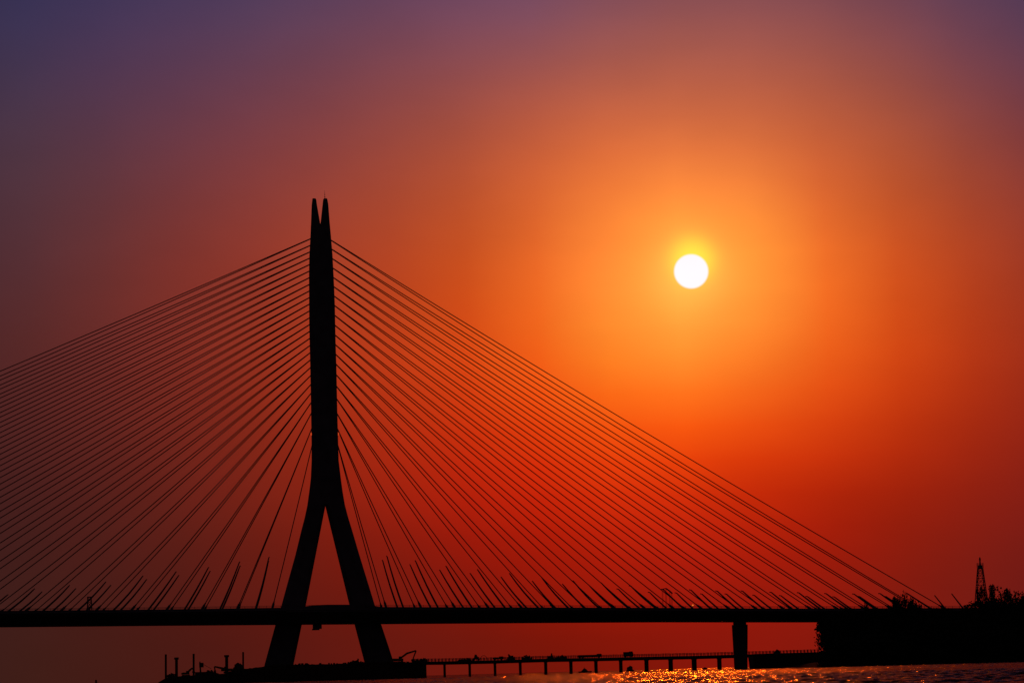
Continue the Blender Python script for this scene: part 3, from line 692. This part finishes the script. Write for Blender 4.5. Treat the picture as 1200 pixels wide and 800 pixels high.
# the ragged left end of the wood
for px, pyt, Y, k in ((981.0, 728, 1478, 1), (975, 737, 1474, 4), (981, 751, 1468, 6), (973.5, 769, 1462, 4), (981.0, 726, 1470, 2), (980.0, 745, 1462, 5), (979.5, 757, 1458, 4), (988.0, 764, 1450, 6), (997.0, 770, 1445, 5)):
    b = P(px, 780, Y); h = P(px, pyt, Y).z; put(k, b.x, Y, .2, h-.5, .62)
# individuals that rise out of the wood
def single(kind, seed, px, pyt, Y, H, label, wide=1., name='broadleaf_tree'):
    o = make_tree(name, kind, H, seed, label); b = P(px, 780, Y); z = P(px, pyt, Y).z; s = (z-.8)/float(np.percentile([v.co.z for v in kids(o)[-1].data.vertices], 99))
    o.location = (b.x, Y, .8); o.scale = (s*wide, s*wide, s); return o
single('column', 71, 1166.3, 689.5, 1440, 16, 'tall narrow tree sticking up right of the lattice tower', .62, 'columnar_tree')
single('round', 72, 1062.5, 699.2, 1452, 15, 'rounded treetop that rises highest above the bridge deck', .34)
single('column', 73, 1050.5, 701.5, 1447, 15, 'narrow treetop on the left of the highest clump over the deck', .5, 'columnar_tree')
single('round', 74, 1153.5, 698.5, 1449, 15, 'pointed treetop in front of the right foot of the lattice tower', .25)
single('bare', 75, 1174.5, 695, 1456, 16, 'thin bare branched tree right of the tall narrow tree', .9, 'bare_tree')
single('bare', 76, 1188, 688.5, 1466, 17, 'thin bare branched tree near the right edge of the photo', .95, 'bare_tree')
single('round', 77, 1193.5, 692.5, 1450, 15, 'spreading treetop at the right edge of the photo', .5)
single('round', 78, 1019, 713, 1444, 15, 'small pointed treetop poking above the deck left of the highest clump', .2)
# ground cover along the waterline
bm = BM()
for i in range(900):
    px = rng.uniform(962, 1320); Y = 1392-rng.uniform(0, 6) - max(0, px-1000)*.12 + (30 if px < 985 else 0); b = P(px, 780, Y)
    leaf_cloud(bm, (b.x, Y, rng.uniform(.0, 1.6)), 1.5, 9, .5, i)
o = obj('undergrowth', bm, 'leaf'); o['kind'] = 'stuff'
# rocks in the shallows
for ri, px in enumerate((957, 992, 1009.5, 1027, 1046, 1090, 1099)):
    b = P(px, 783, 1370); bm = BM(); bmesh.ops.create_icosphere(bm, subdivisions=2, radius=1)
    for v in bm.verts: v.co *= 1 + .22*math.sin(v.co.x*5+px)*math.cos(v.co.y*4+v.co.z*3)
    for v in bm.verts: v.co = Vector((v.co.x*1.1, v.co.y*.8, v.co.z*.5))
    o = obj('shore_rock', bm, 'rock'); o.location = (b.x, 1366, .05); tag(o, '%s small rock from the left in the water before the wooded bank' % ORD[ri], 'rock', 'rocks along the wooded bank')
# lattice tower
YL = 1540.
xb = P(1150.2, 712, YL).x; ztp, zpl0, zpl1, zbase = P(1148.7, 652.5, YL).z, P(1148.5, 666, YL).z, P(1148.5, 659.5, YL).z, 1.0
lt = thing('lattice_tower', 'steel lattice tower with a platform and antenna above the trees', 'tower', (xb, YL, zbase))
zs = P(1150, 705, YL).z; half_s = (P(1157.3, 705, YL).x-P(1143.3, 705, YL).x)/2; half_t = (P(1151.8, 666, YL).x-P(1145.7, 666, YL).x)/2
half_s *= .9; half_t *= .88; H_ = zpl0-zbase; slope_ = (half_s-half_t)/(zpl0-zs)
top_dx = P(1148.7, 666, YL).x - xb
def half(z): return half_t + slope_*(H_-z)
def cxx(z): return top_dx*z/H_
for sx in (-1, 1):
    for sy in (-1, 1):
        bm = BM(); tube(bm, [(cxx(0)+sx*half(0), sy*half(0), 0), (cxx(H_)+sx*half(H_), sy*half(H_), H_)], .2, 5); obj('leg', bm, 'steel', lt)
bm = BM(); zz = 0.; lv = [0.]
while lv[-1] < H_-1.5: lv.append(min(H_, lv[-1]+half(lv[-1])*1.7))
if lv[-1] < H_: lv.append(H_)
for a, b in zip(lv[:-1], lv[1:]):
    for sy in (-1, 1):
        for s in (-1, 1):
            cyl(bm, (cxx(a)+s*half(a), sy*half(a), a), (cxx(b)-s*half(b), sy*half(b), b), .085, 4)
            cyl(bm, (cxx(a)+sy*half(a), s*half(a), a), (cxx(b)+sy*half(b), -s*half(b), b), .085, 4)
        cyl(bm, (cxx(b)-half(b), sy*half(b), b), (cxx(b)+half(b), sy*half(b), b), .13, 4)
obj('bracing', bm, 'steel', lt)
bm = BM(); hp = half_t*1.12; box(bm, (top_dx-hp, -hp, H_+.003), (top_dx+hp, hp, H_+.3))
ph = zpl1-zpl0
obj('platform', bm, 'steel', lt)
bm = BM(); box(bm, (top_dx-hp*.8, -hp*.8, H_+.303), (top_dx+hp*.8, hp*.8, H_+ph*.62)); obj('cabin', bm, 'steel', lt)
for sx in (-1, 1):
    for sy in (-1, 1):
        bm = BM(); cyl(bm, (top_dx+sx*hp*.97, sy*hp*.97, H_+.303), (top_dx+sx*hp*.97, sy*hp*.97, H_+ph*1.05), .14, 5); obj('corner_post', bm, 'steel', lt)
bm = BM(); tube(bm, [(top_dx, 0, H_+ph*.6), (top_dx, 0, H_+ph*1.3), (top_dx, 0, ztp-zbase-.8), (top_dx, 0, ztp-zbase)], [.5, .3, .42, .2], 8); obj('antenna', bm, 'steel', lt)
# the ground under the tower
bm = BM(); box(bm, (xb-6, YL-6, -2), (xb+6, YL+6, 1.05)); obj('tower_base', bm, 'concrete', lt)
kids(lt)[-1].location = (-xb, -YL, -zbase)
